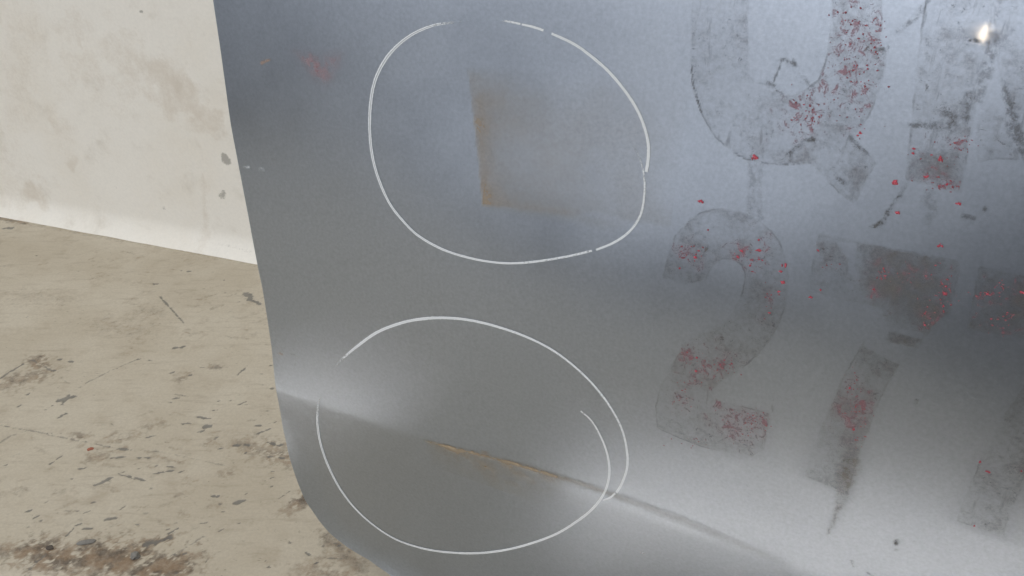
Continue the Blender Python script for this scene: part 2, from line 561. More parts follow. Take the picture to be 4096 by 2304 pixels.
chips = [  # x1, y1, x2, y2, half-width in view pixels, strength
    (375, 325, 470, 295, 16, 1), (400, 345, 440, 285, 14, .9), (330, 355, 345, 350, 8, .9), (285, 382, 297, 378, 6, .8), (385, 430, 420, 405, 15, .9),
    (170, 285, 190, 275, 10, .8), (115, 362, 135, 350, 8, .8), (300, 530, 340, 533, 9, .9), (710, 468, 725, 478, 8, 1), (735, 628, 840, 640, 6, .9),
    (880, 688, 960, 688, 7, .9), (710, 690, 800, 682, 8, .75), (500, 758, 545, 755, 9, .85), (600, 865, 700, 820, 15, .9), (690, 822, 720, 815, 10, .9),
    (765, 797, 860, 815, 7, .95), (860, 815, 935, 838, 7, .95), (980, 790, 1110, 770, 7, .95), (1070, 740, 1120, 748, 6, .9), (1130, 788, 1180, 770, 8, .85),
    (320, 728, 390, 680, 8, .8), (940, 560, 1005, 543, 9, .85), (1250, 422, 1350, 438, 9, .95), (1165, 465, 1215, 470, 12, .85), (1310, 490, 1345, 485, 16, .9),
    (1260, 525, 1310, 510, 9, .85), (1380, 570, 1390, 560, 12, .7), (1350, 390, 1395, 380, 8, .85), (1530, 350, 1575, 330, 8, .85), (1650, 535, 1740, 500, 9, .95),
    (1645, 483, 1672, 483, 9, .95), (1755, 465, 1775, 455, 9, .9), (1500, 610, 1530, 610, 9, 1), (1570, 605, 1595, 610, 11, 1), (1600, 630, 1640, 645, 7, .95),
    (1715, 590, 1790, 610, 9, .95), (1770, 610, 1800, 605, 13, .95), (1720, 680, 1820, 690, 8, .95), (1400, 632, 1430, 625, 6, .8), (1570, 660, 1580, 655, 8, .8),
    (1355, 935, 1395, 935, 10, 1), (1505, 980, 1565, 965, 14, .9), (1425, 1035, 1442, 1035, 8, .85), (1530, 1107, 1540, 1107, 8, 1), (1570, 925, 1585, 915, 6, .8),
    (1340, 1135, 1352, 1130, 9, .85), (1405, 1160, 1430, 1145, 8, .85), (1285, 1108, 1310, 1110, 6, .75), (1760, 970, 1860, 900, 5, .7), (1740, 775, 1755, 775, 6, .8),
    (1700, 835, 1760, 810, 6, .8), (1735, 875, 1745, 870, 8, .75), (165, 1035, 195, 1025, 9, .95), (110, 1060, 130, 1055, 9, .85), (215, 1075, 255, 1058, 8, .85),
    (540, 1040, 575, 1028, 8, .9), (485, 1028, 500, 1028, 7, .75), (585, 975, 615, 968, 7, .85), (770, 1020, 805, 995, 6, .7), (665, 1090, 740, 1070, 12, .8),
    (475, 1125, 520, 1110, 10, .9), (425, 1190, 480, 1130, 6, .8), (530, 1145, 590, 1140, 9, .85), (1080, 1175, 1140, 1140, 10, .95), (870, 1115, 885, 1118, 7, .8),
    (440, 70, 465, 75, 8, .95), (340, 130, 355, 130, 8, 1), (370, 60, 395, 55, 8, .8), (545, 165, 580, 165, 7, .7), (880, 57, 905, 55, 8, .85),
    (950, 65, 975, 65, 6, .8), (700, 130, 760, 115, 5, .7), (1095, 145, 1120, 135, 9, .8), (1215, 160, 1225, 155, 9, .85), (1525, 158, 1590, 95, 7, .85),
    (1285, 110, 1310, 108, 6, .8), (1350, 110, 1415, 110, 13, .5), (1110, 312, 1150, 305, 8, .8), (1120, 280, 1210, 295, 5, .75), (1400, 325, 1415, 320, 9, .7),
    (1715, 97, 1740, 97, 6, .8), (1670, 150, 1685, 150, 7, .7), (1735, 245, 1755, 245, 8, .75), (25, 740, 45, 732, 8, .85), (240, 1420, 250, 1420, 8, .6),
    (1180, 1305, 1195, 1300, 10, .8), (1240, 1420, 1255, 1420, 8, .7), (1960, 1295, 1995, 1315, 10, .95), (2020, 1365, 2035, 1360, 7, .9), (2140, 1240, 2160, 1235, 8, .9),
    (2085, 1180, 2095, 1185, 7, .8), (2160, 1255, 2180, 1250, 7, .9), (1725, 1390, 1745, 1388, 8, .8), (2080, 1330, 2190, 1335, 6, .6),
]
for (x1, y1, x2, y2, w, s_) in chips:
    a, b = fl(*z4(x1, y1)), fl(*z4(x2, y2))
    sc = np.linalg.norm(on_floor([z4(x1 + 10, y1)])[0] - on_floor([z4(x1, y1)])[0]) / 10
    paint(CHIP, a, b, w * sc * 1.0, s_, 0.5, 1.5, 0.3)
lines = [  # long scratches: points, half width, strength
    ([(0, 480), (240, 522), (430, 565), (640, 605), (840, 638)], 3.5, .62), ([(840, 638), (1030, 650), (1270, 700), (1450, 742)], 3.0, .5),
    ([(0, 180), (60, 140), (150, 88)], 4, .75), ([(290, 385), (450, 275), (560, 205), (720, 125), (880, 60)], 3, .55), ([(210, 60), (330, 130)], 4, .7),
    ([(930, 1250), (1000, 1230), (1095, 1200)], 8, .8), ([(1070, 1330), (1160, 1285), (1310, 1190)], 4, .55), ([(190, 1400), (300, 1300)], 4, .6),
    ([(390, 175), (440, 215)], 3, .5), ([(0, 590), (60, 550), (160, 520)], 4, .55), ([(1080, 1320), (1130, 1300)], 7, .7),
]
for pts_, w, s_ in lines:
    wp = [fl(*z4(*p)) for p in pts_]
    for a, b in zip(wp[:-1], wp[1:]):
        paint(CHIP, a, b, w * 0.00028, s_, 0.6, 1.6)
upper = [((640, 1185), (735, 1290), 3), ((985, 1175), (1000, 1195), 10), ((1000, 1195), (1040, 1215), 5), ((20, 912), (45, 912), 8), ((615, 1135), (630, 1135), 7), ((700, 1390), (735, 1385), 6)]
for a_, b_, w in upper:
    paint(CHIP, fl(*a_), fl(*b_), w * 0.00035, 0.85, 0.4, 1.2)
rs = np.random.default_rng(5)
for k in range(750):             # small random paint losses, lying mostly along the scuff direction
    x, y = rs.uniform(-0.70, -0.02), rs.uniform(0.43, 0.93)
    if fbm(np.array(x * 7.0), np.array(y * 7.0), 21) < 0.5:
        continue
    L = rs.uniform(0.0003, 0.0045) * rs.uniform(0.2, 1)
    an = math.radians(rs.choice([rs.normal(25, 18), rs.normal(-18, 10)]))
    paint(CHIP, (x, y), (x + L * math.cos(an), y + L * math.sin(an)), rs.uniform(0.0004, 0.0013), rs.uniform(0.3, 0.8), 0.6, 1.6)
dirts = [  # brown dirt, view pixels
    (180, 1285, 260, 1270, 40, .75), (290, 1330, 420, 1350, 45, .9), (300, 1300, 330, 1320, 30, 1), (560, 1330, 780, 1330, 60, .7), (740, 1390, 900, 1300, 45, .95),
    (850, 1320, 880, 1310, 34, 1), (0, 1285, 160, 1280, 28, .5), (960, 1400, 1120, 1400, 60, .7), (1050, 1350, 1130, 1400, 40, .65), (500, 1390, 640, 1420, 30, .5),
    (930, 1250, 1090, 1200, 16, .9), (80, 200, 240, 170, 55, .45), (240, 60, 270, 90, 34, .55), (1720, 640, 1830, 690, 50, .45), (1560, 600, 1640, 640, 40, .4),
    (1905, 985, 1935, 960, 22, .85), (1830, 1030, 1860, 1040, 22, .45), (2080, 1200, 2300, 1390, 30, .42), (820, 560, 900, 545, 24, .35), (950, 490, 1040, 465, 20, .35),
    (720, 580, 760, 575, 22, .4), (570, 695, 640, 690, 24, .4), (505, 545, 530, 555, 24, .45), (1430, 780, 1480, 800, 18, .35), (980, 680, 1160, 715, 14, .3),
    (1150, 190, 1200, 150, 22, .35), (1355, 105, 1400, 105, 20, .4), (1350, 590, 1360, 600, 24, .35), (1960, 1420, 2200, 1440, 34, .4), (410, 1300, 440, 1290, 24, .7),
]
for (x1, y1, x2, y2, w, s_) in dirts:
    paint(DIRT, fl(*z4(x1, y1)), fl(*z4(x2, y2)), w * 0.00024, min(1.0, s_ * 1.45), 0.95, 1.4)
for a_, b_, w, s_ in [((0, 872), (110, 893), 10, .8), ((110, 893), (640, 985), 8, .42), ((640, 985), (1030, 1060), 7, .35), ((400, 1290), (560, 1330), 26, .32), ((560, 1245), (640, 1250), 20, .35), ((80, 1180), (260, 1200), 30, .28)]:
    paint(DIRT, fl(*a_), fl(*b_), w * 0.0005, s_, 0.95, 1.3)
for k in range(1500):            # soft smudges ground into the paint
    x, y = rs.uniform(-0.70, 0.0), rs.uniform(0.43, 0.97)
    g_ = float(fbm(np.array(x * 9.0), np.array(y * 9.0), 37))
    if g_ < 0.42:
        continue
    L = rs.uniform(0.002, 0.014)
    an = math.radians(rs.choice([rs.normal(28, 14), rs.normal(-18, 8)]))
    paint(DIRT, (x, y), (x + L * math.cos(an), y + L * math.sin(an)), rs.uniform(0.0008, 0.0028), rs.uniform(0.12, 0.42) * (0.6 + g_), 0.95, 1.5)
    if k % 3 == 0:
        paint(CHIP, (x, y), (x + L * 0.5, y + L * 0.3), rs.uniform(0.0006, 0.0016), rs.uniform(0.15, 0.42), 0.9, 1.6)
FZZ = -0.0005 * np.clip(CHIP, 0, 1) + 0.0006 * (fbm(FXX * 22, FYY * 22, 31) - 0.5) - 0.0003
floor = mesh_obj('floor', np.stack([FXX, FYY, FZZ], -1).reshape(-1, 3), grid_faces(len(flx), len(fly)), M_FLOOR, attrs={'chip': CHIP, 'dirt': DIRT})
tag(floor, 'dirty beige painted concrete floor with dark chips and scratches', kind='structure')

gx, gy = np.meshgrid([-6.0, 6.0], [-6.0, 6.0], indexing='ij')
ground = mesh_obj('ground', np.stack([gx, gy, gx * 0 - 0.05], -1).reshape(-1, 3), grid_faces(2, 2), mat_plain('dark_reflected_ground', (0.02, 0.021, 0.023), (0.04, 0.04, 0.042), 0.9, 30))  # unseen dark plane added to darken reflections in the steel
tag(ground, 'added unseen dark ground around the painted floor, darkening steel reflections', kind='structure')

# ------------------------------------------------------------------ wall behind
WA, WB = on_floor([(0, 867)])[0], on_floor([(1026, 1057)])[0]
WD = (WB - WA) / np.linalg.norm(WB - WA)
WN = np.array([WD[1], -WD[0], 0])
WA = WA - WN * 0.016                 # the coved foot, not the face, meets the floor line


def on_wall(px):
    d = rays(px)
    t = np.dot(WA - CAM, WN) / (d @ WN)
    p = CAM + d * t[:, None]
    return np.stack([(p - WA) @ WD, p[:, 2]], 1)


ws = np.concatenate([[-1.5, -0.8, -0.3], np.arange(-0.08, 0.55, 0.0025), [0.7, 1.1, 1.9]])
wz = np.concatenate([np.linspace(-0.012, 0.03, 24), np.arange(0.0325, 0.45, 0.0025), [0.6, 1.0, 2.2]])
WS, WZ = np.meshgrid(ws, wz, indexing='ij')
WST = np.zeros_like(WS); WCH = np.zeros_like(WS)
WW = fbm(WS * 60, WZ * 60, 77) - 0.5


def wpaint(buf, a, b, w, amt, soft=0.9, wob=1.5):
    (a, b) = on_wall([(a[0] * K, a[1] * K), (b[0] * K, b[1] * K)])
    d, t = seg_dist(WS, WZ, a, b)
    ww = np.maximum(w * (1 + wob * WW * 2), 1e-4)
    buf[:] = np.maximum(buf, amt * (1 - sstep(ww * (1 - soft), ww * (1 + soft), d)))


for a, b, w, s_ in [((300, 130), (420, 190), .03, .5), ((400, 180), (500, 280), .022, .85), ((430, 260), (540, 290), .014, .75), ((330, 200), (390, 240), .02, .45), ((85, 480), (90, 490), .014, .9),
                    ((190, 60), (220, 180), .022, .45), ((60, 40), (40, 300), .025, .38), ((130, 300), (150, 330), .016, .5), ((510, 420), (520, 640), .006, .5),
                    ((190, 400), (180, 420), .008, .7), ((40, 380), (30, 500), .02, .3), ((250, 250), (310, 290), .01, .35), ((600, 250), (615, 330), .02, .3),
                    ((0, 546), (120, 566), .010, .55), ((120, 566), (640, 665), .006, .35), ((320, 100), (150, 230), .012, .3)]:
    wpaint(WST, a, b, w, s_)
for a, b, w, s_ in [((563, 394), (568, 402), .0045, .95), ((562, 482), (558, 492), .0045, .7), ((526, 606), (580, 614), .0016, .32), ((580, 614), (640, 628), .002, .4), ((355, 28), (357, 30), .003, .9), ((290, 470), (292, 472), .002, .7), ((410, 520), (412, 525), .002, .5)]:
    wpaint(WCH, a, b, w, s_, 0.5)
off = 0.0015 * (fbm(WS * 12, WZ * 12, 5) - 0.5) + 0.018 * np.clip(1 - (WZ + 0.002) / 0.030, 0, 1) ** 2.2   # coved foot
wall = mesh_obj('wall', (WA + WS[..., None] * WD + WZ[..., None] * PZ + off[..., None] * WN).reshape(-1, 3), grid_faces(len(ws), len(wz)), M_WALL, attrs={'stain': WST, 'chip': WCH})
tag(wall, 'white limewashed plaster wall stained beige behind the panel', kind='structure')

# ------------------------------------------------------------------ the steel panel
panel = bpy.data.objects.new('steel_panel', None)
panel.location = P0
scene.collection.objects.link(panel)
tag(panel, 'satin grey steel panel with rounded corner, two chalk rings and ghosts of peeled lettering', 'metal panel')

trace = [(852, 0), (883, 207), (922, 493), (954, 660), (994, 867), (1034, 1081), (1050, 1152), (1069, 1271), (1087, 1391), (1106, 1565), (1129, 1701), (1157, 1828),
         (1185, 1915), (1224, 2011), (1270, 2078), (1319, 2138), (1364, 2180), (1414, 2211), (1461, 2241), (1525, 2277), (1597, 2308)]
ol = on_panel(trace)
# the lower rim is dished forward round the corner
rd = np.full(guu.shape, 9.0)
rim_line = np.vstack([smooth_line(ol[8:], 0.004), [[ol[-1, 0] + 0.06, ol[-1, 1] - 0.012], [0.9, -0.02]]])
for a_, b_ in zip(rim_line[:-1], rim_line[1:]):
    rd = np.minimum(rd, seg_dist(guu, gvv, a_, b_)[0])
rw = np.clip(0.030 - rd, 0, 0.030)
HGT = HGT + (0.058 - np.sqrt(0.058 ** 2 - rw ** 2)) * (1 - sstep(0.06, 0.15, gvv))
ol = on_panel(trace)
ov = np.minimum.accumulate(ol[:, 1])
order = np.argsort(ov)
OV, OU = ov[order], ol[order, 0]
if OV[0] > 0.001:                 # the corner curve runs on to the floor just below the picture
    OV = np.concatenate([[0.0, OV[0] * 0.45], OV])
    OU = np.concatenate([[OU[0] + 0.055, OU[0] + 0.024], OU])
vmin = 0.0


def corner_left(v):
    k_ = np.array([1, 2, 3, 2, 1.0]) / 9
    vs_ = v[:, None] + np.array([-0.006, -0.003, 0, 0.003, 0.006])[None] * sstep(0.0, 0.03, v)[:, None]
    return (np.interp(vs_, OV, OU) * k_).sum(1)


vrow = np.concatenate([vmin + (0.03 - vmin) * np.linspace(0, 1, 50)[:-1] ** 2.0, np.linspace(0.03, V1, 290)])
wcol = np.linspace(0, 1, 400)
vv = np.repeat(vrow[None, :], len(wcol), 0)
ul = corner_left(vrow)[None, :]
uu = ul + (U1 - ul) * wcol[:, None]
sheet = mesh_obj('sheet', surf(uu, vv).reshape(-1, 3) - P0, grid_faces(len(wcol), len(vrow)), M_STEEL, panel)
nu_, nv_ = len(wcol), len(vrow)
sm = sheet.data
ev = np.empty(len(sm.edges) * 2, np.int32)
sm.edges.foreach_get('vertices', ev)
ev = ev.reshape(-1, 2)
ei, ej = ev // nv_, ev % nv_
on_rim = ((ei == 0).all(1) | (ei == nu_ - 1).all(1) | (ej == 0).all(1) | (ej == nv_ - 1).all(1))
se = sm.attributes.new('sharp_edge', 'BOOLEAN', 'EDGE')
se.data.foreach_set('value', on_rim)
sol = sheet.modifiers.new('thickness', 'SOLIDIFY')
sol.thickness = 0.0015
sol.offset = -1


def film(name, mat, us, vs_, attrs, parent=None, keep=None, lift=0.00025, step=None):
    """thin patch lying on the sheet over a (u, v) grid"""
    U, V = np.meshgrid(us, vs_, indexing='ij')
    at = attrs(U, V)
    f = grid_faces(len(us), len(vs_))
    if keep is not None:
        k = keep(at).ravel()
        f = f[k[f].any(axis=1)]
        used = np.unique(f)
        remap = np.zeros(U.size, int); remap[used] = np.arange(len(used))
        f = remap[f]
        p = surf(U, V, lift).reshape(-1, 3)[used] - P0
        at = {n_: a.ravel()[used] for n_, a in at.items()}
    else:
        p = surf(U, V, lift).reshape(-1, 3) - P0
    return mesh_obj(name, p, f, mat, parent or panel, attrs=at)


def box_of(uv, pad, step=0.0010):
    a, b = uv.min(0) - pad, uv.max(0) + pad
    return np.arange(a[0], b[0] + step, step), np.arange(max(a[1], 0.001), b[1] + step, step)


# --- rust stains
def stain_a():
    edge = on_panel(q((1178, 178), (1196, 345), (1214, 513)))
    a, b = edge[0], edge[2]
    ax = (b - a) / np.linalg.norm(b - a)
    nx = np.array([-ax[1], ax[0]]); nx = nx if nx[0] > 0 else -nx
    L = np.linalg.norm(b - a)
    c = on_panel(q((1150, 130), (1680, 600), (1150, 600)))
    us, vs_ = box_of(c, 0.0, 0.0011)

    def at(U, V):
        s = ((U - a[0]) * ax[0] + (V - a[1]) * ax[1]) / L
        d = ((U - a[0]) * nx[0] + (V - a[1]) * nx[1]) * 1000
        w = fbm(U * 240, V * 240, 41) - 0.5
        w2 = fbm(U * 60, V * 60, 43) - 0.5
        d = d + w * 0.9
        along = np.interp(s, [-0.03, 0.03, 0.2, 0.30, 0.38, 0.5, 0.8, 0.9, 1.0, 1.02], [0, .30, .40, .42, .62, .40, .50, .78, .85, 0])
        wid = np.interp(s, [0, .15, .3, .4, .6, .85, 1], [14, 17, 8, 9, 5.5, 6, 8])
        core = sstep(-0.5, 0.4, d) * np.exp(-np.maximum(d, 0) / wid) * along
        base = sstep(0, 3, d) * sstep(-.02, .12, s) * (1 - sstep(0.985, 1.035, s + w2 * 0.10 - 0.00035 * d)) * (1 - sstep(45, 110, d + w2 * 40)) * sstep(-0.02, 0.35, s + w2 * 0.3)
        lower = np.exp(-((s - 1.0 - 0.0012 * np.maximum(d, 0) - w2 * 0.05) / 0.045) ** 2) * sstep(6, 20, d) * (1 - sstep(55, 75, d)) * 0.16
        return {'rust': np.clip(0.8 * core + 0.19 * base + 0.7 * lower, 0, 1)}
    o = film('rust_stain', M_RUST, us, vs_, at, keep=lambda A: A['rust'] > 0.01)
    tag(o, 'square-edged brown rust stain inside the upper chalk ring')


def stain_b():
    line = on_panel(q((1060, 1104), (1130, 1122), (1215, 1142), (1290, 1162), (1390, 1192), (1490, 1224), (1600, 1263), (1720, 1308), (1850, 1362), (2000, 1425)))
    us, vs_ = box_of(line, 0.02, 0.0010)

    def at(U, V):
        vl = np.interp(U, line[:, 0], line[:, 1])
        d = (vl - V) * 1000                       # below the fold is positive
        w = fbm(U * 300, V * 300, 51) - 0.5
        w2 = fbm(U * 70, V * 110, 53) - 0.5
        d = d + w * 1.3
        x = np.interp(U, line[:, 0], np.linspace(0, 1, len(line)) * 0 + [1060, 1130, 1215, 1290, 1390, 1490, 1600, 1720, 1850, 2000])
        thin = np.interp(x, [1060, 1075, 1090, 1180, 1240, 1290, 1340, 1400, 1500, 1600, 1700, 1900, 2000], [0, .28, .34, .3, .3, .45, .5, .4, .28, .2, .15, .1, 0])
        core = thin * np.exp(-((d - 0.6) / np.interp(x, [1075, 1200, 1340, 1500, 2000], [1.1, 1.2, 1.6, 1.7, 2.2])) ** 2)
        body = np.interp(x, [1068, 1084, 1120, 1250, 1330, 1380, 1440], [0, .6, 1.0, .85, .95, .6, 0])
        dep = np.interp(x, [1075, 1150, 1260, 1330, 1420], [7, 9, 11, 10, 4])
        body = body * sstep(-0.6, 0.5, d) * np.exp(-np.maximum(d, 0) / dep) * np.clip(1 + 2.6 * w2, 0.2, 1.6) * np.clip(0.75 + 1.6 * w, 0.3, 1.3)
        dots = 0.6 * np.exp(-((x - 1220) / 9) ** 2 - ((d + 1.8) / 1.0) ** 2)
        return {'rust': np.clip(core + body + dots, 0, 1)}
    o = film('rust_stain', M_TAN, us, vs_, at, keep=lambda A: A['rust'] > 0.012)
    tag(o, 'thin brown rust streak along the fold inside the lower chalk ring')


stain_a()
stain_b()


# --- chalk rings: ribbons of paint with thickness
def strokes(name, label, parts):
    V_, F_, A_, L_, S_ = [], [], [], [], []
    base = 0
    for pts_, width, load, split in parts:
        uv = on_panel([(x * K, y * K) for x, y in pts_])
        c = smooth_line(uv, 0.0009)
        n_ = len(c)
        tpar = np.linspace(0, 1, n_)
        tan = np.gradient(c, axis=0)
        tan /= np.linalg.norm(tan, axis=1, keepdims=True) + 1e-12
        nor = np.stack([-tan[:, 1], tan[:, 0]], 1)
        xp = np.linspace(0, 1, len(load))
        ld = np.interp(tpar, xp, load)
        wd = np.interp(tpar, np.linspace(0, 1, len(width)), width) * 0.001 * 0.41
        wd = wd * (1 + 0.18 * (fbm(tpar * n_ / 9, tpar * 0, 61) - 0.5))
        ld = ld * (0.92 + 0.16 * fbm(tpar * n_ / 14, tpar * 0, 63))
        sp = np.interp(tpar, np.linspace(0, 1, len(split)), split)
        cols = np.linspace(-1, 1, 7)
        P = c[:, None, :] + nor[:, None, :] * (wd[:, None] * cols[None])[..., None]
        lift = 0.00022 + 0.00004 * (1 - cols ** 2)[None, :] * np.ones((n_, 1))
        V_.append((surf(P[..., 0], P[..., 1], lift) - P0).reshape(-1, 3))
        F_.append(grid_faces(n_, 7) + base)
        A_.append(np.repeat(cols[None], n_, 0).ravel()); L_.append(np.repeat(ld[:, None], 7, 1).ravel()); S_.append(np.repeat(sp[:, None], 7, 1).ravel())
        base += n_ * 7
    o = mesh_obj(name, np.vstack(V_), np.vstack(F_), M_CHALK, panel, attrs={'across': np.concatenate(A_), 'load': np.concatenate(L_), 'split': np.concatenate(S_)})
    tag(o, label)


strokes('chalk_ring', 'white hand-drawn ring round the square rust stain', [
    ([(1248, 50), (1280, 54), (1310, 60)], [0.9, 1.2, 1.3], [0.1, .6, .7], [0, 0]),
    ([(1313, 61), (1340, 67), (1368, 76)], [1.3, 1.5], [.8, .9, .8], [0, 0]),
    ([(1388, 84), (1440, 108), (1480, 135), (1530, 178), (1570, 225), (1600, 270), (1620, 315), (1631, 360), (1631, 400), (1626, 432)], [1.5, 1.8, 1.8, 1.9, 2.0], [.8, .85, .9, .95, 1], [.2, .3, .2, .1]),
    ([(1593, 367), (1608, 395), (1619, 430), (1622, 480), (1615, 530), (1600, 562), (1575, 590), (1540, 612), (1500, 628)], [0.8, 1.2, 1.5, 1.5, 1.4], [.2, .5, .7, .6, .7, .8], [0, .3, .3]),
    ([(1490, 630), (1440, 642), (1380, 653), (1310, 661), (1250, 660), (1180, 648), (1110, 625), (1050, 590), (1010, 550), (980, 510), (955, 455), (938, 395), (931, 330), (933, 260), (945, 200),
      (970, 150), (1000, 115), (1040, 85), (1090, 64), (1140, 56), (1182, 51)], [1.5, 1.5, 1.6, 1.9, 2.1, 2.3, 2.3, 2.3, 1.7, 1.2], [.55, .62, .75, .85, .85, .9, .9, .9, .9, .85, .7, .1], [0, .1, .3, .4, .6, .9, 1, 1, .9, .6]),
])
strokes('chalk_ring', 'white hand-drawn ring round the rust streak on the fold', [
    ([(842, 930), (855, 910), (872, 893), (900, 870), (950, 835), (1010, 812), (1060, 802), (1110, 799), (1170, 803), (1240, 818), (1320, 845), (1390, 880), (1450, 925), (1500, 975), (1540, 1030), (1565, 1080),
      (1577, 1130), (1578, 1175), (1565, 1215), (1551, 1239)], [1.2, 2.2, 2.4, 2.3, 2.2, 2.0, 1.8, 1.7, 1.8, 2.0], [.15, .75, .85, .9, .85, .8, .8, .72, .65, .8, .85], [0, .2, .2, .1, .1, .1, .2]),
    ([(1548, 1240), (1535, 1251), (1517, 1258)], [2.0, 1.8, 1.2], [.9, .85, .7], [0, 0]),
    ([(1461, 1033), (1490, 1060), (1515, 1105), (1530, 1150), (1533, 1195), (1520, 1240), (1490, 1280), (1450, 1312), (1400, 1342), (1340, 1365), (1270, 1383), (1195, 1391), (1120, 1388), (1060, 1378), (1000, 1358),
      (950, 1328), (900, 1285), (860, 1235), (830, 1180), (808, 1120), (799, 1065), (800, 1030), (807, 998)], [1.4, 1.9, 2.1, 2.2, 2.3, 2.5, 2.7, 2.9, 3.0, 2.6, 1.6], [.6, .85, .9, .95, .95, 1, 1, 1, 1, 1, .95, .85, .25], [.1, .2, .2, .1, .3, .5, .7, .9, .9, .6]),
])


# --- ghosts of the peeled letters
def g3(x, y):
    return (2560 + x * 768 / 1012.0, 800 + y * 768 / 1012.0)


def g4(x, y):
    return (3200 + x * 896 / 984.0, 880 + y * 896 / 984.0)


def letter(name, label, outer, holes, grime, reds, base=0.2):
    """outer/holes: photo-pixel polygons; grime/reds: list of (polygon, amount, softness mm)"""
    uo = on_panel(outer)
    hs = [on_panel(h) for h in holes]
    gs = [(on_panel(p_), a_, s_) for p_, a_, s_ in grime]
    rsd = [(on_panel([c_])[0], rx, ry, am) for c_, rx, ry, am in reds]
    us, vs_ = box_of(uo, 0.004, 0.0010)

    def at(U, V):
        sd = poly_sd(U, V, uo)
        for h in hs:
            sd = np.minimum(sd, -poly_sd(U, V, h))
        g = np.full(U.shape, base)
        for p_, a_, s_ in gs:
            w = fbm(U * 200, V * 200, 71) - 0.5
            m = sstep(-s_ * 0.001, s_ * 0.001, poly_sd(U, V, p_) + w * 0.004)
            g = g * (1 - m) + a_ * m
        r = np.zeros(U.shape)
        for c_, rx, ry, am in rsd:
            r = np.maximum(r, am * np.exp(-((U - c_[0]) / rx) ** 2 - ((V - c_[1]) / ry) ** 2))
        return {'edge_mm': np.clip(sd * 1000, -20, 20), 'grime': g, 'red': r}
    o = film(name, M_RES, us, vs_, at, keep=lambda A: A['edge_mm'] > -2.6)
    tag(o, label)
    return o


Q_out = q((1745, 0), (1740, 60), (1738, 150), (1745, 230), (1768, 290), (1800, 345), (1850, 385), (1900, 404), (1960, 412), (2040, 412), (2075, 445), (2110, 482), (2150, 510), (2176, 460), (2202, 408),
          (2170, 372), (2145, 345), (2185, 290), (2212, 225), (2226, 165), (2234, 126), (2216, 122), (2220, 40), (2216, -30), (2200, -110), (2130, -215), (1990, -265), (1850, -225), (1770, -130))
Q_hole = q((1880, -60), (1882, 90), (1884, 180), (1900, 208), (1936, 214), (1975, 240), (2020, 232), (2062, 200), (2084, 130), (2094, 20), (2090, -90), (2040, -160), (1990, -175), (1930, -160))
letter_q = letter('letter_residue', 'grey ghost of a peeled letter Q with red specks', Q_out, [Q_hole],
    [(q((1750, 150), (1890, 200), (1900, 400), (1800, 340)), .27, 20), (q((2080, 0), (2220, 0), (2225, 300), (2040, 330), (2000, 240)), .30, 14), (q((2100, 420), (2150, 400), (2200, 410), (2150, 508)), .46, 6),
     (q((2190, 180), (2232, 126), (2215, 220), (2180, 290)), .42, 5), (q((1900, 230), (2000, 250), (2000, 400), (1900, 395)), .24, 16)],
    [(q((2150, 60))[0], .018, .020, .7), (q((2195, 90))[0], .016, .016, .95), (q((2140, 180))[0], .028, .028, .85), (q((2030, 265))[0], .020, .018, .8), (q((2020, 310))[0], .016, .014, .7), (q((2150, 260))[0], .022, .03, .5)], .23)
N_out = q((2338, -60), (2322, 60), (2309, 160), (2296, 300), (2287, 380), (2280, 450), (2340, 466), (2416, 484), (2432, 380), (2448, 300), (2462, 210), (2484, 130), (2500, -60))
letter_n = letter('letter_residue', 'dirty ghost of a peeled upright letter stroke near the top right', N_out, [],
    [(q((2285, 372), (2430, 366), (2416, 484), (2280, 450)), .56, 7), (q((2390, 270), (2452, 240), (2440, 330), (2400, 340)), .48, 10), (q((2300, 315), (2400, 320), (2390, 335), (2298, 332)), .5, 3),
     (q((2330, 60), (2420, 60), (2400, 300), (2310, 290)), .22, 20), (q((2440, 130), (2482, 130), (2455, 250), (2430, 260)), .42, 8)],
    [(q((2410, 365))[0], .018, .012, .7), (q((2370, 470))[0], .02, .008, .9), (q((2310, 390))[0], .010, .010, .5), (q((2350, 420))[0], .03, .02, .35)], .2)
D_out = q((2505, 110), (2522, 207), (2540, 280), (2561, 351), (2585, 430), (2620, 520), (2700, 560), (2720, 300), (2640, 60), (2600, -60), (2500, -60))
letter_d = letter('letter_residue', 'blotchy ghost of a peeled slanting stroke at the right edge of the picture', D_out, [],
    [(q((2510, 120), (2576, 160), (2600, 460), (2561, 380)), .42, 12)], [], .22)
B_out = q((2462, 300), (2500, 260), (2530, 290), (2560, 400), (2500, 398), (2462, 405))
letter('letter_residue', 'small smudge of grey glue beside the slanting stroke', B_out, [], [(q((2460, 380), (2500, 370), (2510, 400), (2462, 405)), .45, 4)], [], .17)

